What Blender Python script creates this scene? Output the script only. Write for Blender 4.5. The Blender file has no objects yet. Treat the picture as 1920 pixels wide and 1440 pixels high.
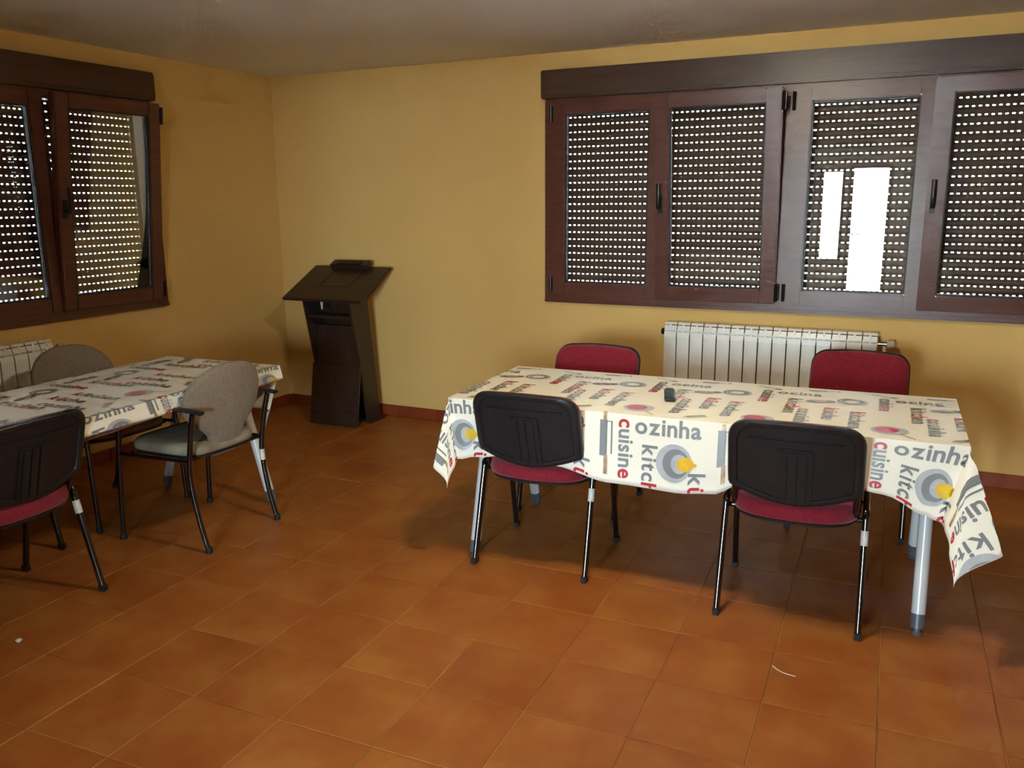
import bpy, bmesh, math, random
from mathutils import Vector, Matrix
random.seed(7)
PI = math.pi
C = bpy.context.scene.collection
scene = bpy.context.scene

# ------------------------------------------------------------------ camera
def cam_axes(yaw, pitch, roll):
    cy, sy, cp, sp = math.cos(yaw), math.sin(yaw), math.cos(pitch), math.sin(pitch)
    f = Vector((sy*cp, cy*cp, -sp)); r = Vector((cy, -sy, 0)); u = r.cross(f)
    c, s = math.cos(roll), math.sin(roll)
    return c*r + s*u, -s*r + c*u, f
CR, CU, CF = cam_axes(-.4514, .2123, -.0078)
CAM_LOC = Vector((4.4642, -5.1797, 1.5612)); FPX = 1600.13
cd = bpy.data.cameras.new('camera'); cam = bpy.data.objects.new('camera', cd); C.objects.link(cam)
cd.sensor_width = 36; cd.lens = FPX/1920*36; cd.clip_start = .02; cd.clip_end = 200
M = Matrix.Identity(4)
for i in range(3):
    M[i][0], M[i][1], M[i][2], M[i][3] = CR[i], CU[i], -CF[i], CAM_LOC[i]
cam.matrix_world = M
scene.camera = cam
def pix(p):
    q = Vector(p) - CAM_LOC; d = q.dot(CF)
    return (960 + FPX*q.dot(CR)/d, 720 - FPX*q.dot(CU)/d) if d > .05 else None

# ------------------------------------------------------------------ world, light, exposure
w = bpy.data.worlds.new('overcast_sky'); scene.world = w; w.use_nodes = True
SKY = 135.0
w.node_tree.nodes['Background'].inputs[0].default_value = (.73, .89, 1.0, 1)
w.node_tree.nodes['Background'].inputs[1].default_value = SKY
LAMP_STRENGTH = 144.0
LAMP_COLOR = (1.0, .86, .58, 1)
vs = scene.view_settings
vs.view_transform = 'Standard'; vs.look = 'None'; vs.gamma = 1; vs.use_curve_mapping = False
vs.exposure = -0.10
scene.cycles.max_bounces = 6; scene.cycles.diffuse_bounces = 3; scene.cycles.glossy_bounces = 3; scene.cycles.transparent_max_bounces = 12
scene.cycles.caustics_reflective = False; scene.cycles.caustics_refractive = False
scene.cycles.sample_clamp_indirect = 30.0
scene.cycles.use_denoising = True
scene.cycles.use_adaptive_sampling = True; scene.cycles.adaptive_threshold = .08; scene.cycles.adaptive_min_samples = 16

# ------------------------------------------------------------------ materials
def lin(c):
    f = lambda v: v/12.92 if v <= .04045 else ((v+.055)/1.055)**2.4
    return tuple(f(x/255) for x in c) + (1,)
def mat(name, rgb, rough=.5, metal=0, spec=.5, noise=None, amount=.15, scale=8, bump=0, bscale=60, coat=0, sheen=0, detail=4, stretch=None):
    m = bpy.data.materials.new(name); m.use_nodes = True
    nt = m.node_tree; b = nt.nodes['Principled BSDF']
    b.inputs['Base Color'].default_value = lin(rgb); b.inputs['Roughness'].default_value = rough
    b.inputs['Metallic'].default_value = metal; b.inputs['Specular IOR Level'].default_value = spec
    b.inputs['Coat Weight'].default_value = coat; b.inputs['Coat Roughness'].default_value = .1
    b.inputs['Sheen Weight'].default_value = sheen
    tc = nt.nodes.new('ShaderNodeTexCoord'); src = tc.outputs['Object']
    if stretch:
        mp = nt.nodes.new('ShaderNodeMapping'); mp.inputs['Scale'].default_value = stretch
        nt.links.new(src, mp.inputs[0]); src = mp.outputs[0]
    if noise:
        n = nt.nodes.new('ShaderNodeTexNoise'); n.inputs['Scale'].default_value = scale; n.inputs['Detail'].default_value = detail
        nt.links.new(src, n.inputs['Vector'])
        r = nt.nodes.new('ShaderNodeValToRGB'); r.color_ramp.elements[0].position = .3; r.color_ramp.elements[1].position = .7
        r.color_ramp.elements[0].color = lin(noise); r.color_ramp.elements[1].color = lin(rgb)
        nt.links.new(n.outputs['Fac'], r.inputs[0]); nt.links.new(r.outputs[0], b.inputs['Base Color'])
    if bump:
        n2 = nt.nodes.new('ShaderNodeTexNoise'); n2.inputs['Scale'].default_value = bscale; n2.inputs['Detail'].default_value = 3
        nt.links.new(src, n2.inputs['Vector'])
        bp = nt.nodes.new('ShaderNodeBump'); bp.inputs['Strength'].default_value = bump; bp.inputs['Distance'].default_value = .004
        nt.links.new(n2.outputs['Fac'], bp.inputs['Height']); nt.links.new(bp.outputs[0], b.inputs['Normal'])
    return m
M_wall = mat('cream_paint', (226, 187, 116), .75, noise=(221, 180, 108), scale=1.2, bump=.25, bscale=90, spec=.3)
M_white = mat('white_wall_paint', (236, 236, 234), .8, noise=(231, 231, 229), scale=1.5)
M_ceil = mat('white_ceiling_paint', (242, 243, 243), .85, noise=(238, 239, 239), scale=1.5, bump=.15, bscale=70, spec=.2)
M_grout = mat('sandy_grout', (176, 128, 72), .9, noise=(120, 70, 34), scale=2.2)
M_skirt = mat('terracotta_skirting', (146, 66, 34), .35, noise=(120, 52, 28), scale=6)
M_frame = mat('mahogany_foil', (104, 60, 46), .33, noise=(86, 47, 36), scale=5, stretch=(1, 1, 6), bump=.1, bscale=40)
M_box = mat('walnut_box_foil', (84, 58, 42), .36, noise=(70, 47, 34), scale=5, stretch=(.4, 1, 8))
M_slat = mat('brown_shutter_aluminium', (96, 70, 56), .45, noise=(84, 60, 48), scale=6)
M_seal = mat('black_gasket', (22, 20, 20), .5)
M_hinge = mat('dark_bronze_hardware', (30, 25, 23), .35, metal=.3)
M_cream_hard = mat('cream_plastic', (205, 196, 180), .4)
M_rad = mat('white_enamel', (244, 243, 240), .3, noise=(240, 239, 235), scale=3)
M_chrome = mat('chrome', (200, 200, 200), .15, metal=1)
M_burg = mat('burgundy_fabric', (140, 36, 52), .9, noise=(120, 28, 42), scale=90, bump=.4, bscale=300, spec=.15, sheen=.2)
M_shell = mat('black_textured_plastic', (30, 31, 34), .42, noise=(24, 25, 28), scale=30, bump=.25, bscale=260)
M_tube = mat('black_gloss_enamel', (12, 12, 13), .16, coat=1, spec=.6)
M_rubber = mat('black_rubber', (14, 14, 14), .7)
M_sticker = mat('white_paper_sticker', (232, 230, 224), .5, noise=(190, 190, 186), scale=60)
M_grey = mat('taupe_grey_fabric', (142, 127, 110), .92, noise=(126, 111, 95), scale=70, bump=.4, bscale=280, spec=.1, sheen=.2)
M_greyseat = mat('pale_grey_fabric', (160, 152, 132), .92, noise=(120, 110, 92), scale=7, bump=.4, bscale=280, spec=.1)
M_lect = mat('dark_wenge_wood', (58, 40, 30), .38, noise=(44, 30, 23), scale=6, stretch=(6, 6, .8), bump=.15, bscale=30)
M_lect2 = mat('dark_wenge_inlay', (66, 48, 36), .3, noise=(54, 38, 29), scale=8, stretch=(1, 6, 6))
M_ttop = mat('beige_laminate', (170, 150, 120), .4, noise=(158, 138, 108), scale=12)
M_leg = mat('silver_grey_enamel', (206, 208, 210), .3, metal=0, coat=.3)
M_legfoot = mat('dark_grey_plastic', (86, 90, 98), .4)
M_cloth = mat('white_vinyl_cloth', (243, 238, 225), .40, noise=(239, 233, 218), scale=4, bump=.12, bscale=7, spec=.3)
M_remote = mat('black_remote_plastic', (18, 20, 20), .3)
M_button = mat('grey_rubber_button', (70, 76, 74), .6)
M_lampbody = mat('white_lamp_metal', (230, 230, 226), .4)
M_ground = mat('pale_concrete', (214, 213, 208), .9, noise=(202, 200, 196), scale=3)
M_thread = mat('pale_thread', (210, 190, 160), .8)
P_grey = mat('print_grey', (128, 130, 134), .3, spec=.45)
P_dgrey = mat('print_dark_grey', (100, 97, 92), .3, spec=.45, noise=(122, 119, 114), scale=14)
P_lgrey = mat('print_light_grey', (186, 188, 194), .3, spec=.45, noise=(168, 170, 178), scale=20)
P_red = mat('print_red', (184, 34, 52), .3, spec=.45)
P_olive = mat('print_olive', (142, 128, 70), .3, spec=.45, noise=(176, 164, 116), scale=24)
P_brown = mat('print_brown', (120, 92, 66), .3, spec=.45, noise=(196, 168, 130), scale=30)
P_yel = mat('print_yellow', (232, 196, 30), .3, spec=.45, noise=(214, 160, 24), scale=28)

def tile_mat():
    m = bpy.data.materials.new('terracotta_tile'); m.use_nodes = True
    nt = m.node_tree; b = nt.nodes['Principled BSDF']
    g = nt.nodes.new('ShaderNodeNewGeometry'); oi = nt.nodes.new('ShaderNodeObjectInfo')
    add = nt.nodes.new('ShaderNodeVectorMath'); add.operation = 'MULTIPLY_ADD'
    sc = nt.nodes.new('ShaderNodeCombineXYZ'); nt.links.new(oi.outputs['Random'], sc.inputs[2])
    add.inputs[1].default_value = (1, 1, 1)
    mul = nt.nodes.new('ShaderNodeVectorMath'); mul.operation = 'SCALE'; mul.inputs['Scale'].default_value = 9
    nt.links.new(sc.outputs[0], mul.inputs[0]); nt.links.new(g.outputs['Position'], add.inputs[0]); nt.links.new(mul.outputs[0], add.inputs[2])
    n = nt.nodes.new('ShaderNodeTexNoise'); n.inputs['Scale'].default_value = 4.2; n.inputs['Detail'].default_value = 5; n.inputs['Roughness'].default_value = .55
    nt.links.new(add.outputs[0], n.inputs['Vector'])
    r = nt.nodes.new('ShaderNodeValToRGB'); e = r.color_ramp.elements
    e[0].position = .28; e[0].color = lin((146, 76, 31)); e[1].position = .72; e[1].color = lin((168, 108, 49))
    e2 = e.new(.5); e2.color = lin((157, 91, 39))
    nt.links.new(n.outputs['Fac'], r.inputs[0])
    hsv = nt.nodes.new('ShaderNodeHueSaturation')
    mr = nt.nodes.new('ShaderNodeMapRange'); mr.inputs['To Min'].default_value = .97; mr.inputs['To Max'].default_value = 1.03
    nt.links.new(oi.outputs['Random'], mr.inputs[0]); nt.links.new(mr.outputs[0], hsv.inputs['Value'])
    nt.links.new(r.outputs[0], hsv.inputs['Color']); nt.links.new(hsv.outputs[0], b.inputs['Base Color'])
    b.inputs['Roughness'].default_value = .42; b.inputs['Specular IOR Level'].default_value = .28
    n2 = nt.nodes.new('ShaderNodeTexNoise'); n2.inputs['Scale'].default_value = 22; n2.inputs['Detail'].default_value = 4
    nt.links.new(g.outputs['Position'], n2.inputs['Vector'])
    bp = nt.nodes.new('ShaderNodeBump'); bp.inputs['Strength'].default_value = .12; bp.inputs['Distance'].default_value = .004
    nt.links.new(n2.outputs['Fac'], bp.inputs['Height']); nt.links.new(bp.outputs[0], b.inputs['Normal'])
    return m
M_tile = tile_mat()
def glass_mat():
    m = bpy.data.materials.new('window_glass'); m.use_nodes = True; nt = m.node_tree; nt.nodes.clear()
    o = nt.nodes.new('ShaderNodeOutputMaterial'); mx = nt.nodes.new('ShaderNodeMixShader')
    f = nt.nodes.new('ShaderNodeFresnel'); f.inputs['IOR'].default_value = 1.5
    t = nt.nodes.new('ShaderNodeBsdfTransparent'); t.inputs[0].default_value = (.95, .97, .96, 1)
    gl = nt.nodes.new('ShaderNodeBsdfGlossy'); gl.inputs['Roughness'].default_value = .0
    nt.links.new(f.outputs[0], mx.inputs[0]); nt.links.new(t.outputs[0], mx.inputs[1]); nt.links.new(gl.outputs[0], mx.inputs[2])
    nt.links.new(mx.outputs[0], o.inputs[0]); return m
M_glass = glass_mat()
def emit_mat(name, col, s):
    m = bpy.data.materials.new(name); m.use_nodes = True; nt = m.node_tree; nt.nodes.clear()
    o = nt.nodes.new('ShaderNodeOutputMaterial'); e = nt.nodes.new('ShaderNodeEmission')
    e.inputs[0].default_value = col; e.inputs[1].default_value = s; nt.links.new(e.outputs[0], o.inputs[0]); return m

# ------------------------------------------------------------------ mesh helpers
class MB:
    def __init__(self): self.v = []; self.f = []
    def add(self, vs, fs):
        o = len(self.v); self.v += [tuple(x) for x in vs]; self.f += [tuple(i+o for i in q) for q in fs]; return self
    def box(self, x0, x1, y0, y1, z0, z1):
        v = [(x, y, z) for z in (z0, z1) for y in (y0, y1) for x in (x0, x1)]
        return self.add(v, [(0,2,3,1), (4,5,7,6), (0,1,5,4), (2,6,7,3), (0,4,6,2), (1,3,7,5)])
    def prism(self, poly, h0, h1, axis='x'):
        # poly of (a,b); extruded along axis: x -> (h,a,b), y -> (a,h,b), z -> (a,b,h)
        mk = {'x': lambda a, b, h: (h, a, b), 'y': lambda a, b, h: (a, h, b), 'z': lambda a, b, h: (a, b, h)}[axis]
        n = len(poly); v = [mk(a, b, h0) for a, b in poly] + [mk(a, b, h1) for a, b in poly]
        f = [tuple(range(n))[::-1], tuple(range(n, 2*n))] + [(i, (i+1) % n, n+(i+1) % n, n+i) for i in range(n)]
        return self.add(v, f)
    def tube(self, path, rx, ry=None, n=10, up=(1, 0, 0), caps=True):
        # elliptical sweep; rx along `up`-ish side vector, ry the other
        ry = ry or rx; P = [Vector(p) for p in path]; rings = []
        for i, p in enumerate(P):
            t = (P[min(i+1, len(P)-1)] - P[max(i-1, 0)]).normalized()
            s = Vector(up) - t*t.dot(Vector(up))
            if s.length < 1e-4: s = Vector((0, 1, 0)) - t*t.y
            s.normalize(); b = t.cross(s)
            rings.append([p + s*rx*math.cos(2*PI*k/n) + b*ry*math.sin(2*PI*k/n) for k in range(n)])
        return self.loft(rings, caps)
    def loft(self, rings, caps=True):
        n = len(rings[0]); v = [p for r in rings for p in r]; f = []
        for i in range(len(rings)-1):
            for k in range(n): f.append((i*n+k, i*n+(k+1) % n, (i+1)*n+(k+1) % n, (i+1)*n+k))
        if caps: f.append(tuple(range(n))[::-1]); f.append(tuple(range((len(rings)-1)*n, len(rings)*n)))
        return self.add(v, f)
    def lathe(self, prof, cx=0, cy=0, n=20, axis='z'):
        rings = []
        for r, h in prof:
            ring = []
            for k in range(n):
                a, b = r*math.cos(2*PI*k/n), r*math.sin(2*PI*k/n)
                ring.append({'z': (cx+a, cy+b, h), 'x': (h, cx+a, cy+b), 'y': (cx+a, h, cy+b)}[axis])
            rings.append(ring)
        return self.loft(rings)
    def mesh(self, name, m, smooth=0, bevel=0, seg=2):
        me = bpy.data.meshes.new(name); me.from_pydata(self.v, [], self.f)
        bm = bmesh.new(); bm.from_mesh(me)
        if bevel: bmesh.ops.bevel(bm, geom=[e for e in bm.edges if len(e.link_faces) == 2 and e.calc_face_angle(0) > .6], offset=bevel, segments=seg, affect='EDGES', clamp_overlap=True)
        bmesh.ops.recalc_face_normals(bm, faces=bm.faces); bm.to_mesh(me); bm.free()
        me.materials.append(m)
        if smooth: me.shade_smooth(); me.set_sharp_from_angle(angle=smooth)
        return me
    def obj(self, name, m, parent=None, smooth=0, bevel=0, seg=2):
        return link(name, self.mesh(name, m, smooth, bevel, seg), parent)
def link(name, me, parent=None):
    o = bpy.data.objects.new(name, me); C.objects.link(o); o.parent = parent; return o
def tag(o, label, cat=None, group=None, kind=None):
    o['label'] = label
    if cat: o['category'] = cat
    if group: o['group'] = group
    if kind: o['kind'] = kind
    return o
def thing(name, label, cat, loc=(0, 0, 0), rotz=0, group=None):
    o = bpy.data.objects.new(name, None); C.objects.link(o); o.location = loc; o.rotation_euler = (0, 0, rotz)
    o.empty_display_size = .1
    return tag(o, label, cat, group)
def dup(o, parent=None):
    c = o.copy(); C.objects.link(c); c.parent = parent
    for ch in o.children: dup(ch, c)
    return c
def place(o, loc, rotz, label):
    c = dup(o); c.location = loc; c.rotation_euler = (0, 0, rotz); c['label'] = label; return c
def catmull(pts, n=6):
    P = [Vector(p) for p in pts]; out = []
    for i in range(len(P)-1):
        p0, p1, p2, p3 = P[max(i-1, 0)], P[i], P[i+1], P[min(i+2, len(P)-1)]
        for k in range(n):
            t = k/n
            out.append(.5*((2*p1) + (p2-p0)*t + (2*p0-5*p1+4*p2-p3)*t*t + (3*p1-p0-3*p2+p3)*t**3))
    out.append(P[-1]); return out
def interp(tab, x):
    if x <= tab[0][0]: return tab[0][1]
    for (a, p), (b, q) in zip(tab, tab[1:]):
        if x <= b:
            t = (x-a)/(b-a); t = t*t*(3-2*t)
            return p + (q-p)*t
    return tab[-1][1]
def rounded(pts, r, n=5):
    # rounded polygon corners in 2D
    out = []; N = len(pts)
    for i in range(N):
        p0, p, p1 = Vector(pts[i-1]), Vector(pts[i]), Vector(pts[(i+1) % N])
        rr = r[i] if isinstance(r, (list, tuple)) else r
        a = p + (p0-p).normalized()*rr; b = p + (p1-p).normalized()*rr
        for k in range(n+1):
            t = k/n; q = a*(1-t)**2 + p*2*t*(1-t) + b*t*t; out.append((q.x, q.y))
    return out

# ------------------------------------------------------------------ setting: shell
H = 2.455; XR = 6.4; YB = -9.3; T = .26
TH = .0369; TS = .3382; TO = (3.4334, -2.6786)
# floor: grout bed + single tiles
fl = MB().box(-T, XR+T, YB-T, T, -.12, -.0022).obj('floor', M_grout); fl['kind'] = 'structure'; fl['label'] = 'orange terracotta tile floor with thin sandy joints'
ct, st = math.cos(TH), math.sin(TH)
def gpos(i, j): return (TO[0] + TS*(ct*i - st*j), TO[1] + TS*(st*i + ct*j))
hs = TS/2 - .0019
tmb = MB().box(-hs, hs, -hs, hs, -.012, 0); tme = tmb.mesh('tile', M_tile, bevel=.0014, seg=1)
rest = MB(); cand = []
for i in range(-14, 13):
    for j in range(-22, 12):
        cx, cy = gpos(i+.5, j+.5)
        if not (-.2 < cx < XR+.2 and YB-.2 < cy < .2): continue
        inside = .26 < cx < XR-.26 and YB+.26 < cy < -.26
        ps = [pix((*gpos(i+a, j+b), 0)) for a in (0, 1) for b in (0, 1)]
        seen = any(p and -60 < p[0] < 1980 and 0 < p[1] < 1500 for p in ps)
        cand.append((not seen, (cx-CAM_LOC.x)**2 + (cy-CAM_LOC.y)**2, cx, cy, inside))
cand.sort(); nt_ = 0
for hid, d, cx, cy, ins in cand:
    if not hid and nt_ < 300:
        o = link('tile', tme, fl); o.location = (cx, cy, random.uniform(-.0003, .0003)); o.rotation_euler = (random.uniform(-.0008, .0008), random.uniform(-.0008, .0008), TH); nt_ += 1
    else:
        R = [(cx + ct*a - st*b, cy + st*a + ct*b) for a, b in ((-hs, -hs), (hs, -hs), (hs, hs), (-hs, hs))]
        rest.prism(R, -.012, 0, 'z')
o = rest.obj('tile_field', M_tile, fl); o['kind'] = 'stuff'
# walls
WX0, WX1, WZ0, WZ1 = 2.212, 5.202, .909, 2.178     # right-hand window opening (outer frame)
LY0, LY1 = -4.140, -1.150                           # left-hand window
wb = MB().box(-T, WX0+.03, 0, T, -.1, H+.1).box(WX1-.03, XR+T, 0, T, -.1, H+.1).box(WX0+.03, WX1-.03, 0, T, -.1, WZ0+.03).box(WX0+.03, WX1-.03, 0, T, WZ1+.02, H+.1)
o = wb.obj('wall_back', M_wall); o['kind'] = 'structure'; o['label'] = 'cream painted wall with the wide four-pane window'
wl = MB().box(-T, 0, LY1-.03, 0, -.1, H+.1).box(-T, 0, YB, LY0+.03, -.1, H+.1).box(-T, 0, LY0+.03, LY1-.03, -.1, WZ0+.03).box(-T, 0, LY0+.03, LY1-.03, WZ1+.02, H+.1)
o = wl.obj('wall_left', M_wall); o['kind'] = 'structure'; o['label'] = 'cream painted wall in shade with the left window'
o = MB().box(XR, XR+T, YB, 0, -.1, H+.1).obj('wall_right', M_wall); o['kind'] = 'structure'; o['label'] = 'cream painted side wall outside the view'
DX = [(2.84, 3.22, .56, 2.0), (3.28, 3.88, .02, 2.05), (4.50, 5.90, .95, 2.10)]        # side light and door behind the photographer; last, a window added for more daylight
rw = MB(); px_ = -T
for x0, x1, z0, z1 in DX:
    rw.box(px_, x0, YB-T, YB, -.1, H+.1).box(x0, x1, YB-T, YB, -.1, z0).box(x0, x1, YB-T, YB, z1, H+.1); px_ = x1
rw.box(px_, XR+T, YB-T, YB, -.1, H+.1)
o = rw.obj('wall_rear', M_white); o['kind'] = 'structure'; o['label'] = 'white wall of the entrance hall with the glazed door'
PW = -5.95  # partition added out of view to keep daylight off the left side
pw_ = MB().box(0, 3.14, PW-.12, PW, -.1, H+.05).box(4.25, XR, PW-.12, PW, -.1, H+.05).box(3.14, 4.25, PW-.12, PW, 2.12, H+.05)
o = pw_.obj('wall_baffle', M_white); o['kind'] = 'structure'; o['label'] = 'white partition with a wide opening behind the viewer, added to limit daylight on the left'
o = MB().box(-T, XR+T, YB-T, T, H, H+.15).obj('ceiling', M_ceil); o['kind'] = 'structure'; o['label'] = 'plain off-white ceiling'
# skirting tiles
for nm, mk in (('baseboard_back', 0), ('baseboard_left', 1)):
    root = MB().box(0, XR, -.008, 0, 0, .07) if mk == 0 else MB().box(0, .008, YB, 0, 0, .07)
    ro = root.obj(nm, M_skirt); ro['kind'] = 'structure'; ro['label'] = 'reddish terracotta skirting along the ' + ('window wall' if mk == 0 else 'left wall')
    pm = MB().box(0, .3335, -.014, 0, 0, .078).mesh('skirting_tile', M_skirt, bevel=.003)
    n = int((XR if mk == 0 else -YB)/.3355)
    for k in range(n):
        if mk == 0 and .02+(k+1)*.3355 > 5.6 or mk == 1 and k > 10: continue
        t = link('skirting_tile', pm, ro)
        if mk == 0: t.location = (.02+k*.3355, 0, 0)
        else: t.location = (0, -.02-(k+1)*.3355, 0); t.rotation_euler = (0, 0, PI/2)
# ground outside
o = MB().box(-45, 50, -50, 45, -.5, -.3).obj('ground', M_ground); o['kind'] = 'structure'; o['label'] = 'pale concrete ground outside the building'
# house and wall added outside to dim the daylight through the shutter holes
M_house = mat('whitewashed_render', (214, 216, 218), .9, noise=(200, 202, 206), scale=.8)
o = MB().box(-14, 16, 8, 14, -.3, 7).prism([(8, 7), (14, 7), (11, 9)], -14, 16, 'x').obj('dimming_house', M_house); tag(o, 'white house added outside to dim daylight through the wide window shutters', 'house')
o = MB().box(-15, -9, -14, 6, -.3, 7).obj('dimming_wall', M_house); o['kind'] = 'structure'; o['label'] = 'high white wall added outside to dim daylight through the left window'
# glazed door and side light in the rear wall
def glazed(name, x0, x1, z0, z1, label):
    fr = MB(); a = .05
    fr.box(x0, x0+a, YB-.12, YB-.04, z0, z1).box(x1-a, x1, YB-.12, YB-.04, z0, z1).box(x0+a, x1-a, YB-.12, YB-.04, z1-a, z1).box(x0+a, x1-a, YB-.12, YB-.04, z0, z0+a)
    f = fr.obj(name, M_frame); f['kind'] = 'structure'; f['label'] = label
    MB().box(x0+a, x1-a, YB-.085, YB-.079, z0+a, z1-a).obj('pane', M_glass, f)
    return f
glazed('window_3', *DX[0], 'narrow glazed side light behind the viewer')
glazed('fill_window', *DX[2], 'glazed window added behind the viewer to the right for more daylight')
d = glazed('door_1', *DX[1], 'glazed door to the outside behind the viewer')
MB().tube([(3.36, YB-.02, 1.0), (3.36, YB+.02, 1.0), (3.47, YB+.02, 1.0)], .01).obj('door_handle', M_hinge, d)
for k, (x0, x1, z0, z1) in enumerate(DX):
    L = bpy.data.lights.new('daylight_portal', 'AREA'); L.shape = 'RECTANGLE'; L.size = x1-x0; L.size_y = z1-z0
    lo = bpy.data.objects.new('daylight_portal', L); C.objects.link(lo); lo.location = ((x0+x1)/2, YB-.14, (z0+z1)/2)
    lo.rotation_euler = (PI/2, 0, 0); L.cycles.is_portal = True     # area light looks down -Z; turned to face +Y
    lo.rotation_euler = (-PI/2, 0, 0) if (lo.rotation_euler.to_matrix() @ Vector((0, 0, -1))).y < 0 else lo.rotation_euler

# ------------------------------------------------------------------ windows with roller shutters
def slat_mesh(wd):
    mb = MB(); pitch = .045; hz = .0065; hp = .0315; hw_ = .0130
    # bowed body, profile in (y,z)
    prof = [(.000, hz), (-.004, .014), (-.0065, .024), (-.005, .036), (-.001, pitch), (.004, pitch), (.0035, .036), (.003, .024), (.003, .014), (.004, hz)]
    mb.prism(prof, 0, wd, 'x')
    n = int(wd/hp); off = (wd-n*hp)/2
    edges = [0]
    x = off
    for k in range(n):
        edges += [x+(hp-hw_)/2, x+(hp+hw_)/2]; x += hp
    edges.append(wd)
    for k in range(0, len(edges), 2): mb.box(edges[k], edges[k+1], 0, .004, 0, hz+.0005)
    return mb.mesh('slat', M_slat, smooth=.6)
def window(name, label, mat4, lw=WX1-WX0):
    root = bpy.data.objects.new(name, None); C.objects.link(root); root.matrix_world = mat4; root['kind'] = 'structure'; root['label'] = label
    x0, x1, z0, z1 = 0, lw, WZ0, WZ1; fw = .075; mid = lw/2
    fr = MB()
    fr.box(x0, x0+fw, -.028, .06, z0, z1).box(x1-fw, x1, -.028, .06, z0, z1).box(x0+fw, x1-fw, -.028, .06, z0, z0+.06).box(x0+fw, x1-fw, -.028, .06, z1-.05, z1)
    fr.box(mid-.045, mid+.045, -.028, .06, z0+.06, z1-.05)
    fr.obj('window_frame', M_frame, root, bevel=.004)
    sl = MB().box(x0, x1, -.034, -.0, z0-.004, z0+.022); sl.obj('window_sill', M_frame, root, bevel=.004)
    bx = MB().box(x0-.015, x1+.015, -.062, .0, z1, z1+.169); b_ = bx.obj('shutter_box', M_box, root, bevel=.006)
    MB().box(x0-.010, x1+.010, -.068, -.060, z1+.018, z1+.15).obj('box_cover', M_box, b_, bevel=.003)
    half = (lw-2*.055-.05)/2; sw = half/2 + .012
    starts = [.055, .055+half-sw, mid+.025, lw-.055-sw]
    zb, zt = z0+.045, z1-.022
    for k, sx in enumerate(starts):
        act = k % 2 == 1
        yo = -.052 if act else -.040
        e = bpy.data.objects.new('sash', None); C.objects.link(e); e.parent = root
        e.location = (sx, yo, zb)
        if act: e.rotation_euler = (math.radians(TILT), 0, 0)
        h = zt-zb; stl = .088; s = MB()
        s.box(0, stl, 0, .05, 0, h).box(sw-stl, sw, 0, .05, 0, h).box(stl, sw-stl, 0, .05, 0, .085).box(stl, sw-stl, 0, .05, h-.075, h)
        s.obj('sash_frame', M_frame, e, bevel=.006)
        g = MB(); gi = .008
        g.box(stl, stl+gi, .008, .035, .085, h-.075).box(sw-stl-gi, sw-stl, .008, .035, .085, h-.075).box(stl+gi, sw-stl-gi, .008, .035, .085, .085+gi).box(stl+gi, sw-stl-gi, .008, .035, h-.075-gi, h-.075)
        g.obj('gasket', M_seal, e)
        MB().box(stl+gi, sw-stl-gi, .020, .024, .085+gi, h-.075-gi).obj('pane', M_glass, e)
        if act:
            hd = MB(); hx = .034; hz = h*.5
            hd.box(hx-.013, hx+.013, -.010, 0, hz-.075, hz+.03)
            hd.tube([(hx, -.008, hz-.03), (hx, -.035, hz-.03)], .009, n=8)
            hd.tube(catmull([(hx, -.036, hz-.045), (hx, -.046, hz), (hx, -.044, hz+.05), (hx, -.040, hz+.10)], 4), .011, .008, n=8)
            hd.obj('handle', M_hinge, e, smooth=.7)
        hg = MB(); hx = -.008 if not act else sw+.004
        for zz in (.02, h-.12):
            hg.tube([(hx, -.004, zz), (hx, -.004, zz+.10)], .009, n=8); hg.box(hx-.012, hx+.014, .0, .012, zz+.005, zz+.095)
        hg.obj('hinge', M_hinge, e, smooth=.7)
    for sx0, sx1 in ((.06, mid-.03), (mid+.03, lw-.06)):
        sm = slat_mesh(sx1-sx0)
        z = WZ0+.035; k = 0
        while z < WZ1+.02:
            o = link('slat', sm, root); o.location = (sx0, .115, z); z += .045; k += 1
        rl = MB().box(sx0-.03, sx0+.012, .095, .135, WZ0+.03, WZ1+.02).box(sx1-.012, sx1+.03, .095, .135, WZ0+.03, WZ1+.02)
        rl.obj('guide_rail', M_box, root)
    return root
TILT = 5.5
window('window_1', 'wide brown four-pane window with closed perforated shutters above the radiator', Matrix.Translation((WX0, 0, 0)))
window('window_2', 'dark brown window with perforated shutters and an inward-tilted sash on left wall', Matrix.Translation((0, LY0, 0)) @ Matrix.Rotation(PI/2, 4, 'Z'))

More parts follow.
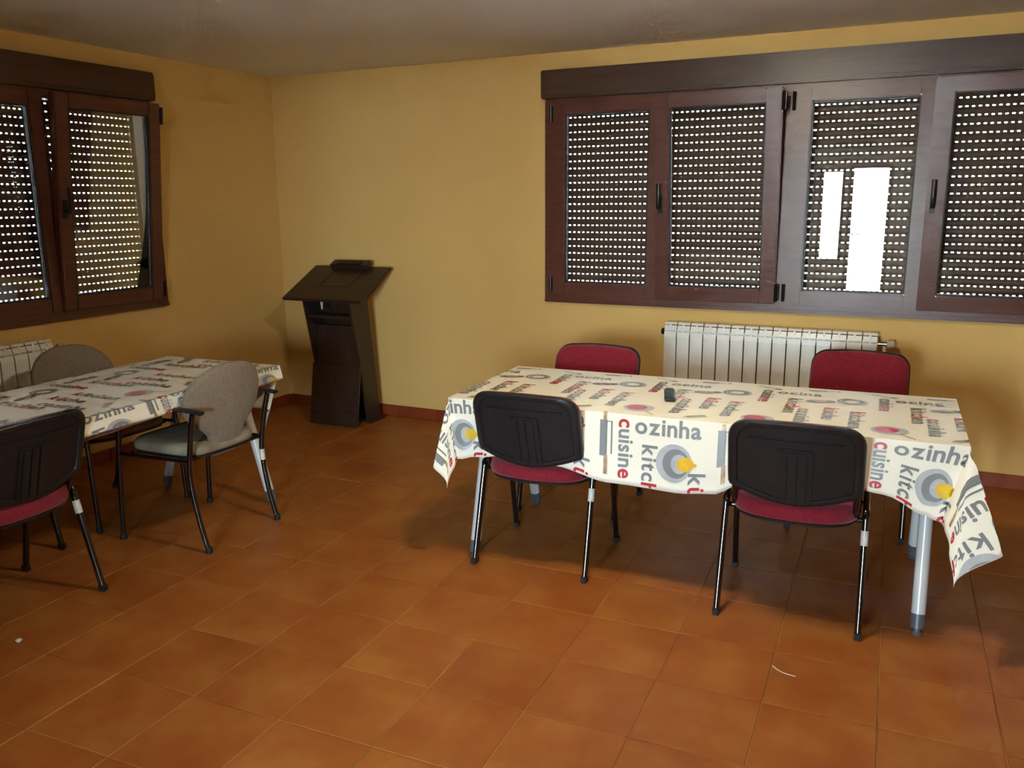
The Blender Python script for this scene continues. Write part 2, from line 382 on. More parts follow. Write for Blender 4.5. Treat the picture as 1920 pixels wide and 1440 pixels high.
# ------------------------------------------------------------------ radiators (local: x along wall, room at -y)
def radiator(loc, rotz, n, label, valve=True):
    t = thing('radiator', label, 'radiator', loc, rotz, 'white sectional radiators')
    pw = .0805; z0, z1 = .12, .825
    s = MB()
    s.prism(rounded([(.003, -.128), (pw-.003, -.128), (pw-.003, -.114), (.003, -.114)], .004, 2), z0+.03, z1-.085, 'z')        # front plate
    # upper part: sloped louvre ribs and top lip
    s.prism([(-.128, z1-.085), (-.122, z1-.055), (-.112, z1-.055), (-.112, z1-.085)], .003, pw-.003, 'x')
    s.prism([(-.121, z1-.047), (-.110, z1-.018), (-.098, z1-.018), (-.104, z1-.047)], .003, pw-.003, 'x')
    s.prism([(-.108, z1-.012), (-.100, z1), (-.045, z1), (-.045, z1-.010), (-.098, z1-.012)], .004, pw-.004, 'x')
    s.box(pw/2-.006, pw/2+.006, -.116, -.05, z0+.03, z1-.008)
    s.box(.006, pw-.006, -.075, -.067, z0+.05, z1-.03)
    s.lathe([(.021, .0), (.021, pw)], -.085, z1-.06, 12, 'x'); s.lathe([(.021, .0), (.021, pw)], -.085, z0+.05, 12, 'x')
    me = s.mesh('section', M_rad, smooth=.5)
    for k in range(n):
        o = link('section', me, t); o.location = (k*pw, 0, 0)
    Lr = n*pw
    MB().lathe([(.018, -.022), (.02, -.018), (.02, -.004), (.012, 0)], -.085, z1-.06, 12, 'x').obj('end_plug', M_hinge, t, smooth=.7)
    if valve:
        MB().lathe([(.012, Lr), (.012, Lr+.03), (.016, Lr+.03), (.016, Lr+.045)], -.085, z1-.06, 12, 'x').obj('valve', M_chrome, t, smooth=.7)
        MB().lathe([(.018, Lr+.045), (.024, Lr+.05), (.024, Lr+.078), (.019, Lr+.084)], -.085, z1-.06, 14, 'x').obj('valve_knob', M_cream_hard, t, smooth=.7)
        MB().tube([(Lr+.035, -.085, z1-.065), (Lr+.035, -.085, .20), (Lr+.035, -.04, .17), (Lr+.035, -.001, .17)], .009, n=8).obj('pipe', M_rad, t, smooth=.8)
    for x in (pw*2.5, Lr-pw*2.5):
        for zb_ in (z1-.12, z0+.07): MB().box(x-.012, x+.012, -.05, -.0005, zb_, zb_+.03).obj('bracket', M_rad, t)
    MB().tube([(-.010, -.085, z0+.05), (-.010, -.03, z0+.04), (-.010, -.001, z0+.04)], .009, n=8).obj('pipe', M_rad, t, smooth=.8)
    return t
radiator((3.047, 0, 0), 0, 15, 'white sectional radiator under the wide window behind the right table')
radiator((0, -2.065-14*.0805, 0), PI/2, 14, 'white sectional radiator under the left window beside the grey armchair')

# ------------------------------------------------------------------ chairs (local: facing +Y, floor z=0)
def backrest_outline(n=8):
    # (x,z): rounded top corners, gently bowed lower edge
    hw_, zt, zs = .236, .795, .522
    pts = []
    for k in range(n*2+1):                     # bottom edge left->right, sagging in the middle
        x = -hw_*.972 + 2*hw_*.972*k/(2*n); pts.append((x, zs - .055*(1-abs(x/(hw_*.972))**1.7)))
    r = .075
    pts += [(hw_*.995, zs+.012), (hw_, zs+.05), (hw_-.002, zt-r*1.1)]
    for k in range(1, n): a = PI/2*k/n; pts.append((hw_-r+r*math.cos(a)-.002, zt-r+r*math.sin(a)))
    for k in range(0, 5): pts.append((hw_-r-(2*hw_-2*r)*k/4*1.0, zt+.006*math.sin(PI*k/4)))
    for k in range(1, n): a = PI/2+PI/2*k/n; pts.append((-hw_+r+r*math.cos(a)+.002, zt-r+r*math.sin(a)))
    pts += [(-hw_+.002, zt-r*1.1), (-hw_, zs+.05), (-hw_*.995, zs+.012)]
    return pts
def shell_from(outline, layers, curve, lean, zc, y0):
    # layers: list of (scale, dy) ; closed by end fans
    mb = MB(); cx = 0; cz = sum(p[1] for p in outline)/len(outline)
    rings = []
    for sc, dy in layers:
        ring = []
        for x, z in outline:
            xx, zz = x*sc, cz+(z-cz)*sc
            ring.append((xx, y0 + dy + curve*xx*xx - lean*(zz-zc), zz))
        rings.append(ring)
    return mb.loft(rings)
def iso_chair():
    t = thing('conference_chair', '', 'chair', group='burgundy and black conference chairs')
    W = .253
    for s in (-1, 1):
        r = MB(); x = s*W
        # each leg a mesh of its own, oval tube
        MB().tube([(x, -.235, .012), (x*.985, -.128, .415)], .0125, .0155, n=12).obj('leg', M_tube, t, smooth=.8)
        MB().tube([(x, .235, .012), (x*.985, .150, .415)], .0125, .0155, n=12).obj('leg', M_tube, t, smooth=.8)
        MB().tube(catmull([(x*.985, -.129, .408), (x*.985, -.122, .430), (x*.985, -.105, .437), (x*.985, .128, .437), (x*.985, .144, .430), (x*.985, .151, .408)], 4), .0128, .016, n=12).obj('side_rail', M_tube, t, smooth=.8)
        for y in (-.235, .235):
            MB().box(x-.012, x+.012, y-.019, y+.019, 0, .028).obj('foot_cap', M_rubber, t, bevel=.004)
        MB().tube(catmull([(s*.212, -.06, .425), (s*.213, -.115, .428), (s*.214, -.148, .446), (s*.214, -.172, .50), (s*.205, -.208, .60), (s*.200, -.232, .68)], 5), .012, .0135, n=12).obj('back_upright', M_tube, t, smooth=.8)
    MB().tube([(-.25, -.085, .398), (.25, -.085, .398)], .010, n=10, up=(0, 0, 1)).obj('cross_bar', M_tube, t, smooth=.8)
    MB().tube([(-.25, .11, .398), (.25, .11, .398)], .010, n=10, up=(0, 0, 1)).obj('cross_bar', M_tube, t, smooth=.8)
    # seat: superellipse plan with bowed rear edge
    pl = []
    for k in range(48):
        a = 2*PI*k/48; c, s = math.cos(a), math.sin(a); e = .42
        x = .232*math.copysign(abs(c)**e, c); y = .215*math.copysign(abs(s)**e, s)
        if y < 0: y -= .055*(1-(x/.232)**2)
        pl.append((x, y+.035))
    rings = []
    for sc, z in ((.90, .407), (.985, .411), (1.0, .422), (1.0, .440), (.985, .455), (.94, .465), (.7, .471), (.3, .473)):
        rings.append([(x*sc, (y-.03)*sc+.03, z - .012*max(0, y)*2*0 + (.010*(x/.232)**2 if z > .45 else 0)) for x, y in pl])
    MB().loft(rings).obj('seat', M_burg, t, smooth=1.2)
    rings = []
    for sc, z in ((.85, .394), (.96, .396), (.97, .407), (.90, .409)): rings.append([(x*sc, (y-.03)*sc+.03, z) for x, y in pl])
    MB().loft(rings).obj('seat_pan', M_shell, t, smooth=.8)
    ol = backrest_outline()
    # black rear shell with raised rim and recessed field; y0 is the mid plane
    sh = shell_from(ol, [(.955, .004), (.985, .0), (1.0, -.008), (1.0, -.020), (.985, -.030), (.955, -.034), (.90, -.034), (.865, -.033), (.845, -.026), (.5, -.027), (.1, -.028)], .55, .30, .66, -.255)
    s_ = sh.obj('back_shell', M_shell, t, smooth=.7)
    # moulded central spine panel on the shell with grooves
    sp = MB()
    def yb(x, z, d): return -.255 + d + .55*x*x - .30*(z-.66)
    def slab(x0, x1, z0, z1, d0, d1, nx=4):
        rings = []
        for z in (z0, z1):
            top = [(x0+(x1-x0)*k/nx, z) for k in range(nx+1)]
            rings.append([(x, yb(x, zz, d0), zz) for x, zz in top] + [(x, yb(x, zz, d1), zz) for x, zz in reversed(top)])
        sp.loft(rings)
    slab(-.066, .066, .482, .700, -.034, -.022)
    for gx in (-.052, -.018, .016): slab(gx, gx+.030, .490, .690, -.0395, -.033)
    sp.obj('spine_panel', M_shell, s_, bevel=.0025)
    for x0, x1, z0, z1 in ((-.165, .165, .724, .730),):
        l = MB(); sp = l; slab(x0, x1, z0, z1, -.0335, -.022, 10); l.obj('moulded_ridge', M_shell, s_)
    pd = shell_from(ol, [(.90, .000), (.955, -.004), (.976, .006), (.974, .018), (.945, .030), (.82, .038), (.45, .042), (.1, .043)], .55, .30, .66, -.255)
    pd.obj('back_pad', M_burg, t, smooth=1.2)
    # asset sticker on the right rear leg
    p0, p1 = Vector((W, -.235, .012)), Vector((W*.985, -.128, .415))
    a, b = p0.lerp(p1, .78), p0.lerp(p1, .91)
    st_ = MB().tube([a, b], .0136, .0167, n=12); st_.obj('sticker', M_sticker, t, smooth=.8)
    return t
chairA = iso_chair()
chairA.location = (3.024, -1.850, 0); chairA.rotation_euler = (0, 0, .045)
chairA['label'] = 'black-backed chair with burgundy seat at the front left of the right table'
place(chairA, (4.087, -1.876, 0), .045, 'black-backed chair with burgundy seat at the front right of the right table')
place(chairA, (2.925, -1.190, 0), PI+.03, 'burgundy padded chair behind the right table, left of the radiator')
place(chairA, (4.205, -.850, 0), PI+.02, 'burgundy padded chair behind the right table, in front of the radiator')
place(chairA, (1.285, -3.236, 0), PI/2+.02, 'shaded black-backed chair at the left table, cut off by the picture edge')
place(chairA, (.735, -3.010, 0), -PI/2, 'chair mostly out of view with its black leg under the left table')

def arm_chair():
    t = thing('arm_chair', '', 'chair', group='grey upholstered armchairs')
    for s in (-1, 1):
        rear = catmull([(s*.230, -.250, .010), (s*.231, -.205, .17), (s*.233, -.178, .36), (s*.236, -.205, .54), (s*.240, -.232, .648)], 7)
        MB().tube(rear, .0125, .0125, n=12).obj('leg', M_tube, t, smooth=.9)
        front = catmull([(s*.275, .245, .010), (s*.273, .232, .25), (s*.270, .215, .50), (s*.266, .195, .645)], 6)
        MB().tube(front, .0125, .0125, n=12).obj('leg', M_tube, t, smooth=.9)
        MB().lathe([(.016, 0), (.016, .022), (.012, .03)], s*.230, -.251, 12).obj('foot_cap', M_rubber, t, smooth=.8)
        MB().lathe([(.016, 0), (.016, .022), (.012, .03)], s*.275, .246, 12).obj('foot_cap', M_rubber, t, smooth=.8)
        arm = catmull([(s*.238, -.285, .658), (s*.242, -.20, .664), (s*.258, .02, .664), (s*.267, .20, .657), (s*.268, .235, .650)], 6)
        MB().tube(arm, .020, .009, n=12).obj('armrest', M_shell, t, smooth=.9)
        MB().tube([(s*.234, -.185, .425), (s*.272, .225, .425)], .009, n=10).obj('seat_rail', M_tube, t, smooth=.9)
    for y in (-.17, .17): MB().tube([(-.24, y, .425), (.24, y, .425)], .009, n=10, up=(0, 0, 1)).obj('cross_bar', M_tube, t, smooth=.9)
    pl = []
    for k in range(44):
        a = 2*PI*k/44; c, s = math.cos(a), math.sin(a); e = .45
        x = .222*math.copysign(abs(c)**e, c); y = .222*math.copysign(abs(s)**e, s)
        pl.append((x*(1+.12*y), y+.02))
    rings = [[(x*sc, (y-.02)*sc+.02, z) for x, y in pl] for sc, z in ((.92, .433), (.99, .438), (1, .450), (.99, .468), (.94, .480), (.7, .487), (.3, .489))]
    MB().loft(rings).obj('seat', M_greyseat, t, smooth=1.2)
    rings = [[(x*sc, (y-.02)*sc+.02, z) for x, y in pl] for sc, z in ((.95, .422), (.985, .424), (.985, .434), (.9, .436))]
    MB().loft(rings).obj('seat_pan', M_shell, t, smooth=.8)
    half = [(.0, .405), (.075, .408), (.088, .43), (.092, .47), (.110, .515), (.155, .555), (.205, .600), (.231, .65), (.236, .69), (.225, .735), (.198, .778), (.155, .812), (.10, .834), (.05, .843), (.0, .846)]
    ol = catmull([Vector((a, b, 0)) for a, b in half], 3); R = [(p.x, p.y) for p in ol]; ol = R + [(-x, z) for x, z in R[-2:0:-1]]
    pd = shell_from(ol, [(.1, -.022), (.5, -.022), (.90, -.020), (.975, -.014), (1.0, .0), (.985, .014), (.93, .022), (.6, .028), (.1, .029)], .75, .17, .62, -.205)
    pd.obj('backrest', M_grey, t, smooth=1.0)
    MB().tube(catmull([(0, -.05, .420), (0, -.13, .418), (0, -.165, .44), (0, -.172, .50)], 5), .025, .006, n=10).obj('back_support', M_tube, t, smooth=.9)
    a = catmull([(.230, -.250, .010), (.231, -.205, .17), (.233, -.178, .36), (.236, -.205, .54), (.240, -.232, .648)], 7)
    MB().tube(a[12:15], .0134, n=12).obj('sticker', M_sticker, t, smooth=.9)
    return t
ac = arm_chair()
ac.location = (1.378, -2.277, 0); ac.rotation_euler = (0, 0, PI/2)
ac['label'] = 'grey armchair with rounded back seen from behind at the left table'
place(ac, (.712, -2.268, 0), -PI/2, 'grey armchair on the far side of the left table before the left radiator')

# ------------------------------------------------------------------ tables and printed cloths
TW, TD, ZT = 1.005, .385, .727
def table(loc, rotz, label):
    t = thing('folding_table', label, 'table', loc, rotz, 'folding tables under printed cloths')
    MB().box(-TW+.004, TW-.004, -TD+.004, TD-.004, ZT-.028, ZT-.0025).obj('table_top', M_ttop, t, bevel=.003)
    MB().box(-.86, .86, -.20, -.17, ZT-.075, ZT-.028).box(-.86, .86, .17, .20, ZT-.075, ZT-.028).box(-.915, -.885, -.2, .2, ZT-.075, ZT-.028).box(.885, .915, -.2, .2, ZT-.075, ZT-.028).obj('under_frame', M_leg, t)
    for sx in (-1, 1):
        for sy in (-1, 1):
            x = sx*.898; f = Vector((x, sy*.370, 0)); k = Vector((x, sy*.178, ZT-.03)); d = (k-f).normalized()
            l = MB().tube([f+d*.075, k], .0245, n=18).obj('leg', M_leg, t, smooth=.8)
            MB().tube([f+d*.024, f+d*.028, f+d*.072, f+d*.076], .0255, n=18).obj('leg_collar', M_legfoot, l, smooth=.8)
            MB().lathe([(.018, 0), (.019, .006), (.012, .012), (.010, .034)], f.x+d.x*.01, f.y+d.y*.01, 14).obj('levelling_foot', M_legfoot, l, smooth=.8)
    return t
T1 = ((3.632, -1.635, 0), .037); T2 = ((1.120, -2.790, 0), PI/2+.04)
table(*T1, 'silver-legged table under the printed cloth in front of the wide window')
table(*T2, 'silver-legged table under the printed cloth along the left wall')

# unrolled print: (u,v) in metres, v up = away from the front edge
def text2d(s, size, bold=.0):
    cu = bpy.data.curves.new('lettering', 'FONT'); cu.body = s; cu.size = size; cu.offset = bold; cu.resolution_u = 3; cu.fill_mode = 'FRONT'
    o = bpy.data.objects.new('lettering', cu); C.objects.link(o)
    bpy.context.view_layer.update()
    dg = bpy.context.evaluated_depsgraph_get(); me = bpy.data.meshes.new_from_object(o.evaluated_get(dg))
    vs_ = [(v.co.x, v.co.y) for v in me.vertices]; fs_ = [tuple(p.vertices) for p in me.polygons]
    bpy.data.objects.remove(o); bpy.data.curves.remove(cu); bpy.data.meshes.remove(me)
    return vs_, fs_
class Flat:
    def __init__(self): self.d = {}
    def put(self, m, vs_, fs_, lift=1):
        V, F = self.d.setdefault((m.name, lift), ([], [])); o = len(V); V += vs_; F += [tuple(i+o for i in f) for f in fs_]
    def word(self, letters, u, v, size, down=False, gap=None):
        # letters: list of (string, material); horizontally centred on baseline, or running towards the front edge
        x = 0
        for s, m in letters:
            for ch in s:
                vs_, fs_ = GL(ch, size); adv = max(p[0] for p in vs_) + size*.075
                if down: P = [(u + (b - size*.26), v - (x+a)) for a, b in vs_]
                else: P = [(u + x + a, v + b) for a, b in vs_]
                self.put(m, P, fs_); x += adv
    def disc(self, m, u, v, rx, ry=None, rot=0, r_in=0, n=28, lift=1):
        ry = ry or rx; c, s = math.cos(rot), math.sin(rot)
        def pt(k, f): a, b = rx*f*math.cos(2*PI*k/n), ry*f*math.sin(2*PI*k/n); return (u+c*a-s*b, v+s*a+c*b)
        if r_in: self.put(m, [pt(k, 1) for k in range(n)] + [pt(k, r_in) for k in range(n)], [(k, (k+1) % n, n+(k+1) % n, n+k) for k in range(n)], lift)
        else: self.put(m, [(u, v)] + [pt(k, 1) for k in range(n)], [(0, 1+k, 1+(k+1) % n) for k in range(n)], lift)
    def rect(self, m, u, v, w_, h_, rot=0, lift=1):
        c, s = math.cos(rot), math.sin(rot)
        self.put(m, [(u+c*a-s*b, v+s*a+c*b) for a, b in ((-w_/2, -h_/2), (w_/2, -h_/2), (w_/2, h_/2), (-w_/2, h_/2))], [(0, 1, 2, 3)], lift)
_gl = {}
def GL(ch, size):
    k = (ch, size)
    if k not in _gl:
        vs_, fs_ = text2d(ch, size, size*.022); mn = min(p[0] for p in vs_); _gl[k] = ([(a-mn, b) for a, b in vs_], fs_)
    return _gl[k]
def cell():
    c = Flat(); G, R_ = P_grey, P_red
    S = .082
    # ---- on the table top
    c.word([('cuisi', P_dgrey), ('ne', R_)], 0, .268, S, True)
    c.word([('ocina', P_dgrey)], .040, .215, S)
    c.word([('kit', P_dgrey), ('ch', R_), ('en', P_dgrey)], .118, .142, S, True)
    c.word([('c', R_), ('ozinha', P_dgrey)], .172, -.030, S, True)
    c.word([('kü', R_), ('che', P_dgrey)], .268, .022, S, True)
    c.word([('k', R_), ('itchen', P_dgrey)], .368, -.010, S, True)
    c.disc(P_dgrey, .345, .165, .060, .054, 0, .52); c.disc(P_lgrey, .352, .163, .056, .05, 0, .80, lift=2)
    c.disc(P_dgrey, .190, .120, .026, .018, .5); c.disc(P_brown, .225, .128, .028, .020, -.3, lift=2); c.disc(P_dgrey, .258, .136, .026, .020, .4); c.rect(P_dgrey, .222, .100, .05, .006, .3)
    c.disc(P_lgrey, .020, -.262, .064, .056); c.disc(P_red, .010, -.260, .043, .040, lift=2); c.rect(P_dgrey, .082, -.335, .075, .004, -.9)
    c.rect(P_olive, .265, -.320, .080, .030, .55); c.rect(P_dgrey, .232, -.342, .03, .006, .55, lift=2)
    c.rect(P_dgrey, .200, .330, .075, .018, .1); c.rect(P_grey, .255, .338, .03, .006); c.rect(P_grey, .285, .338, .012, .02)
    c.rect(P_dgrey, -.020, .322, .085, .006, -.5); c.disc(P_dgrey, .035, .300, .018, .010, -.3)
    c.disc(P_yel, .105, -.02, .014, .010)
    # ---- front hang (starts at v=-.385)
    S2 = .094
    c.word([('ozinha', G)], .040, -.456, S2)
    c.word([('c', R_), ('uisin', G), ('e', R_)], -.002, -.404, S2*.93, True)
    c.word([('kit', G), ('c', G), ('hen', R_)], .095, -.500, S2*.93, True)
    c.word([('k', G), ('üche', R_)], .285, -.595, S2, True)
    c.disc(P_lgrey, .200, -.560, .072, .076); c.disc(P_grey, .208, -.560, .053, .058, lift=2); c.disc(P_lgrey, .222, -.560, .034, .038, lift=3)
    c.disc(P_yel, .246, -.560, .034, .029, lift=4); c.disc(P_yel, .283, -.562, .008, .007, lift=4)
    c.rect(P_brown, -.083, -.395, .014, .040); c.rect(P_grey, -.089, -.490, .030, .150); c.rect(P_dgrey, -.076, -.485, .005, .140, lift=2)
    c.rect(P_grey, -.055, -.486, .007, .135); c.rect(P_grey, -.066, -.420, .026, .004); c.rect(P_brown, -.078, -.600, .016, .080)
    return c
CELL = cell()

def norm_interp(tab, x):
    v = interp(tab, x); return v
class Cloth:
    def __init__(s, over, drop, front_dir, ears, profile=None, phase=0, dv=0, du=0):
        s.ol, s.orr, s.of, s.ob = over; s.drop = drop; s.fd = front_dir; s.ears = ears; s.profile = profile
    def hang(s, u, wv):
        # front hang: wv metres of cloth below the front edge
        k = interp(s.drop, u)/s.of; d = interp(s.fd, u)
        if s.profile: a, b = s.profile(wv*k, u)
        else: a, b = 0, wv*k
        rip = .006*math.sin(u*11)*min(1, wv/.2)
        return Vector((u + d.x*b, -TD - a + d.y*b*1.0 - rip, ZT + d.z*b))
    def pos(s, u, v):
        if abs(u) <= TW and v >= -TD and v <= TD: return Vector((u, v, ZT))
        if abs(u) <= TW:
            if v < -TD: return s.hang(u, -TD-v)
            wv = v-TD; return Vector((u, TD+.012*min(1, wv/.05)+.006*math.sin(u*9), ZT-wv))
        sg = 1 if u > 0 else -1; wu = abs(u)-TW
        if abs(v) <= TD:
            e0 = interp(s.ears[(sg, -1)], 90); e1 = interp(s.ears[(sg, 1)], 90); t = (v+TD)/(2*TD); t = t*t*(3-2*t)
            d = e0*(1-t)+e1*t
            return Vector((sg*TW + wu*d.x, v + wu*d.y, ZT + wu*d.z))
        fr = -1 if v < 0 else 1; wv = abs(v)-TD
        r = math.hypot(wu, wv); ph = math.degrees(math.atan2(wu, wv))
        d = interp(s.ears[(sg, fr)], ph)
        if fr == -1:
            base = s.hang(sg*TW, wv) - Vector((sg*TW, -TD, ZT)); k0 = base.length/max(wv, 1e-6)
            d0 = base.normalized()*k0
            if ph < 14: t = ph/14; t = t*t*(3-2*t); d = d0*(1-t)+d*t
        return Vector((sg*TW, fr*TD, ZT)) + d*r
    def nrm(s, u, v, e=.002):
        # one-sided steps that stay inside a facet
        a = (s.pos(u+e, v)-s.pos(u-e, v)); b = (s.pos(u, v+e)-s.pos(u, v-e)); n = a.cross(b)
        return n.normalized() if n.length > 1e-9 else Vector((0, 0, 1))
def build_cloth(cl, loc, rotz, label, U0, dv):
    us = sorted(set([-TW-cl.ol*k/14 for k in range(15)] + [-TW+2*TW*k/64 for k in range(65)] + [TW+cl.orr*k/18 for k in range(19)]))
    vv = sorted(set([-TD-cl.of*k/16 for k in range(17)] + [-TD+2*TD*k/16 for k in range(17)] + [TD+cl.ob*k/8 for k in range(9)]))
    V = []; F = []; nu, nv = len(us), len(vv)
    for v in vv:
        for u in us: V.append(cl.pos(u, v))
    for j in range(nv-1):
        for i in range(nu-1): F.append((j*nu+i, j*nu+i+1, (j+1)*nu+i+1, (j+1)*nu+i))
    me = bpy.data.meshes.new('tablecloth'); me.from_pydata([tuple(p) for p in V], [], F); me.materials.append(M_cloth)
    me.shade_smooth(); me.set_sharp_from_angle(angle=.9)
    o = link('tablecloth', me); o.location = loc; o.rotation_euler = (0, 0, rotz)
    so = o.modifiers.new('thickness', 'SOLIDIFY'); so.thickness = .0012; so.offset = -1
    tag(o, label, 'tablecloth', 'printed vinyl tablecloths')
    # printed lettering and motifs, mapped through the same drape
    per = .470; lim = (-TW-cl.ol+.002, TW+cl.orr-.002, -TD-cl.of+.002, TD+cl.ob-.002)
    acc = {}
    for (mn, lift), (V2, F2) in CELL.d.items():
        bm = bmesh.new()
        for k in range(-3, 4):
            du = U0+per*k
            if du+.45 < lim[0] or du-.12 > lim[1]: continue
            vs_ = [bm.verts.new((a+du, b+dv, 0)) for a, b in V2]
            for f in F2:
                try: bm.faces.new([vs_[i] for i in f])
                except ValueError: pass
        for co, no in (((lim[0], 0, 0), (-1, 0, 0)), ((lim[1], 0, 0), (1, 0, 0)), ((0, lim[2], 0), (0, -1, 0)), ((0, lim[3], 0), (0, 1, 0))):
            bmesh.ops.bisect_plane(bm, geom=bm.verts[:]+bm.edges[:]+bm.faces[:], plane_co=co, plane_no=no, clear_outer=True)
        # split at the table edges so that no face bridges a fold
        for co, no in (((0, -TD, 0), (0, -1, 0)), ((TW, 0, 0), (1, 0, 0)), ((-TW, 0, 0), (-1, 0, 0)), ((0, TD, 0), (0, 1, 0)), ((0, -TD-.07, 0), (0, -1, 0))):
            bmesh.ops.bisect_plane(bm, geom=bm.verts[:]+bm.edges[:]+bm.faces[:], plane_co=co, plane_no=no)
        bmesh.ops.triangulate(bm, faces=bm.faces[:])
        for it in range(3):
            bm.edges.ensure_lookup_table()
            es = [e for e in bm.edges if e.calc_length() > .022 and min(e.verts[0].co.y, e.verts[1].co.y) < -TD-.001 or e.calc_length() > .022 and max(abs(e.verts[0].co.x), abs(e.verts[1].co.x)) > TW+.001]
            if not es: break
            bmesh.ops.subdivide_edges(bm, edges=es, cuts=1); bmesh.ops.triangulate(bm, faces=bm.faces[:])
        for v in bm.verts:
            u, vv_ = v.co.x, v.co.y
            if u == 0 and False: pass
            n = cl.nrm(u, vv_)
            if abs(u) <= TW and abs(vv_) <= TD: n = Vector((0, 0, 1))
            p = cl.pos(u, vv_) + n*(.0012+.0004*lift); v.co = p
        me2 = bpy.data.meshes.new('print'); bm.to_mesh(me2); bm.free()
        acc.setdefault(mn, []).append(me2)
    V3 = []; F3 = []; mi = []; names = sorted(acc)
    for q, mn in enumerate(names):
        for m2 in acc[mn]:
            off = len(V3); V3 += [tuple(v.co) for v in m2.vertices]; F3 += [tuple(i+off for i in p.vertices) for p in m2.polygons]; mi += [q]*len(m2.polygons); bpy.data.meshes.remove(m2)
    mm = bpy.data.meshes.new('printed_pattern'); mm.from_pydata(V3, [], F3)
    for mn in names: mm.materials.append(bpy.data.materials[mn])
    mm.polygons.foreach_set('material_index', mi); mm.shade_smooth()
    pr = link('printed_pattern', mm, o); pr['kind'] = 'stuff'; pr['label'] = 'grey and red kitchen words and utensils printed on vinyl'
    return o
Vx = Vector
ears1 = {
 (1, -1): [(0, Vx((-.22, -.10, -.95))), (14, Vx((-.20, -.22, -.94))), (35, Vx((-.12, -.34, -.95))), (52, Vx((-.05, -.40, -.95))), (77, Vx((.31, -.37, -.87))), (90, Vx((.22, -.02, -.97)))],
 (-1, -1): [(0, Vx((.20, -.10, -.95))), (14, Vx((.18, -.16, -.95))), (46, Vx((.10, -.26, -.93))), (66, Vx((-.07, -.36, -.92))), (90, Vx((-.06, .05, -1)))],
 (1, 1): [(0, Vx((0, .03, -1))), (45, Vx((.25, .25, -.93))), (90, Vx((.10, 0, -.99)))],
 (-1, 1): [(0, Vx((0, .03, -1))), (45, Vx((-.25, .25, -.93))), (90, Vx((-.05, 0, -1)))]}
drop1 = [(-1.0, .275), (-.88, .25), (-.70, .225), (-.50, .245), (-.27, .290), (0, .297), (.14, .282), (.28, .215), (.62, .185), (.75, .20), (.93, .265), (1.0, .29)]
fd1 = [(-1.005, Vx((.20, -.10, -.95))), (-.86, Vx((.04, -.05, -1))), (-.6, Vx((0, -.04, -1))), (.55, Vx((0, -.04, -1))), (.80, Vx((-.06, -.07, -1))), (1.005, Vx((-.24, -.10, -.95)))]
cl1 = Cloth((.28, .36, .29, .26), drop1, fd1, ears1)
build_cloth(cl1, *T1, 'white vinyl cloth printed with kitchen words on the table before the wide window', -.210, 0)
ears2 = {
 (1, -1): [(0, Vx((-.10, .45, -.85))), (14, Vx((-.10, .42, -.87))), (45, Vx((-.12, .25, -.95))), (90, Vx((-.30, .10, -.93)))],
 (-1, -1): [(0, Vx((0, .2, -.95))), (45, Vx((-.25, -.15, -.93))), (90, Vx((-.05, 0, -1)))],
 (1, 1): [(0, Vx((0, .03, -1))), (45, Vx((.0, .20, -.96))), (90, Vx((-.25, 0, -.96)))], (-1, 1): ears1[(-1, 1)]}
def prof2(wv, u):
    # over the rounded edge, then tucked in under the table
    k = .070
    if wv < k: return wv*.30, wv*.95
    return k*.30-(wv-k)*.90, k*.95+(wv-k)*.42
drop2 = [(-1.0, .27), (-.45, .27), (-.25, .25), (-.05, .20), (.12, .120), (.25, .085), (.75, .080), (.9, .14), (1.005, .20)]
fd2 = [(-1, Vx((0, 0, -1))), (1.005, Vx((0, 0, -1)))]
cl2 = Cloth((.28, .24, .29, .26), drop2, fd2, ears2, prof2)
build_cloth(cl2, *T2, 'white vinyl cloth printed with kitchen words on the table along the left wall', .215, .045)

# ------------------------------------------------------------------ remote control on the right-hand table
t = thing('remote_control', 'small black remote control lying on the printed cloth', 'remote control', (3.512, -1.660, ZT+.0025), .28)
MB().box(-.023, .023, -.095, .095, 0, .018).obj('body', M_remote, t, bevel=.006)
bm_ = MB().box(-.005, .005, -.003, .003, 0, .002).mesh('button', M_button)
for r_ in range(7):
    for c_ in range(3):
        o = link('button', bm_, t); o.location = (-.012+.012*c_, -.07+.018*r_, .0178)
MB().box(-.016, .016, .062, .080, .0172, .019).obj('display', M_button, t)

# ------------------------------------------------------------------ lectern (world-aligned; speaker side faces -Y)
t = thing('lectern', 'dark brown wooden lectern with sloped top standing in the corner', 'lectern', (.742, -.27, 0), .03)
X0, X1 = -.198, .198
def board(name, poly, x0, x1, m=M_lect, par=None, bev=.003): return MB().prism(poly, x0, x1, 'x').obj(name, m, par or t, bevel=bev)
board('reading_board', [(-.235, .888), (.170, 1.086), (.162, 1.105), (-.243, .908)], -.322, .322)
sl = math.atan2(.198, .405)
board('back_ledge', [(.120, 1.084), (.182, 1.112), (.166, 1.150), (.100, 1.118)], -.155, .155)
board('ledge_groove', [(.104, 1.121), (.150, 1.143), (.147, 1.148), (.101, 1.126)], -.10, .10, M_seal)
inl = MB()
def on_board(y, d): return (y, .908 + (y+.243)*.197/.405 + d)
for y0, y1, x0, x1 in ((-.085, -.075, -.13, .13), (.065, .075, -.13, .13), (-.075, .065, -.13, -.12), (-.075, .065, .12, .13)):
    inl.prism([on_board(y0, -.002), on_board(y1, -.002), on_board(y1, .005), on_board(y0, .005)], x0, x1, 'x')
inl.obj('inlay_frame', M_lect2, t)
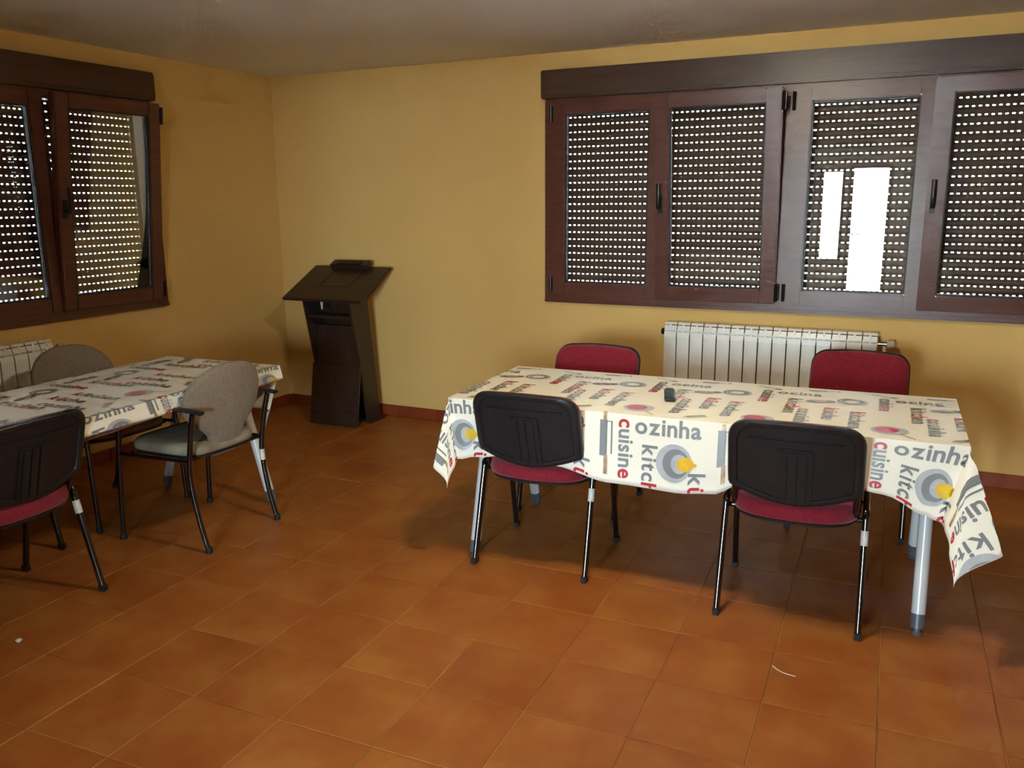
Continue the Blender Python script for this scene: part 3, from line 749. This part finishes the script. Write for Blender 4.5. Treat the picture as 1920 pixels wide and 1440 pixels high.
# leaning body: two side panels run from under the board down to the rear foot
side = [(-.190, .908), (.020, 1.008), (.150, .0), (-.015, .0), (-.085, .430)]
for s in (-1, 1):
    x = X1-.018 if s > 0 else X0
    board('side_panel', side, x, x+.018)
board('upper_panel', [(-.035, .70), (-.015, .70), (-.065, .40), (-.085, .40)], X0+.018, X1-.018)
board('front_panel', [(-.098, .430), (-.078, .430), (-.150, .0), (-.172, .0)], X0-.004, X1+.004)
board('foot_rail', [(-.171, .085), (-.154, .085), (-.158, .105), (-.168, .105)], X0+.02, X1-.02)
board('shelf', [(-.150, .765), (-.015, .765), (-.015, .783), (-.150, .783)], X0+.018, X1-.018)
board('rear_panel', [(.000, .985), (.018, .990), (.148, .02), (.130, .02)], X0+.018, X1-.018)
board('base_plate', [(-.020, .0), (.165, .0), (.165, .018), (-.020, .018)], X0+.018, X1+.03)
MB().lathe([(.004, .83), (.010, .875), (.012, .888)], -.03, -.185, 10).obj('microphone_bracket', M_leg, t, smooth=.8)

# ------------------------------------------------------------------ ceiling lamp (above the frame) that lights the room
t = thing('ceiling_lamp', 'round opal ceiling lamp above the picture, lighting the room', 'lamp', (3.60, -2.55, H))
MB().lathe([(.15, 0), (.16, -.012), (.16, -.022), (.13, -.026)], n=28).obj('lamp_base', M_lampbody, t, smooth=.6)
MB().lathe([(.122, -.024), (.136, -.045), (.128, -.085), (.09, -.110), (.03, -.118)], n=28).obj('lamp_shade', emit_mat('lamp_glow', LAMP_COLOR, LAMP_STRENGTH), t, smooth=.8)

# ------------------------------------------------------------------ litter on the floor
bm = bmesh.new(); bmesh.ops.create_icosphere(bm, subdivisions=2, radius=.011)
for v in bm.verts: v.co *= random.uniform(.65, 1.25); v.co.z = v.co.z*.6 + .006
me = bpy.data.meshes.new('paper_crumb'); bm.to_mesh(me); bm.free(); me.materials.append(M_sticker)
o = link('paper_crumb', me); o.location = (1.600, -3.405, .0005); tag(o, 'tiny white crumb of paper on the floor at left', 'paper crumb')
o = MB().tube(catmull([(4.105, -2.418, .002), (4.125, -2.440, .003), (4.150, -2.452, .003), (4.185, -2.455, .002)], 5), .0017, n=6).obj('thread', M_thread, smooth=.9)
tag(o, 'short pale thread lying on the floor before the right table', 'thread')
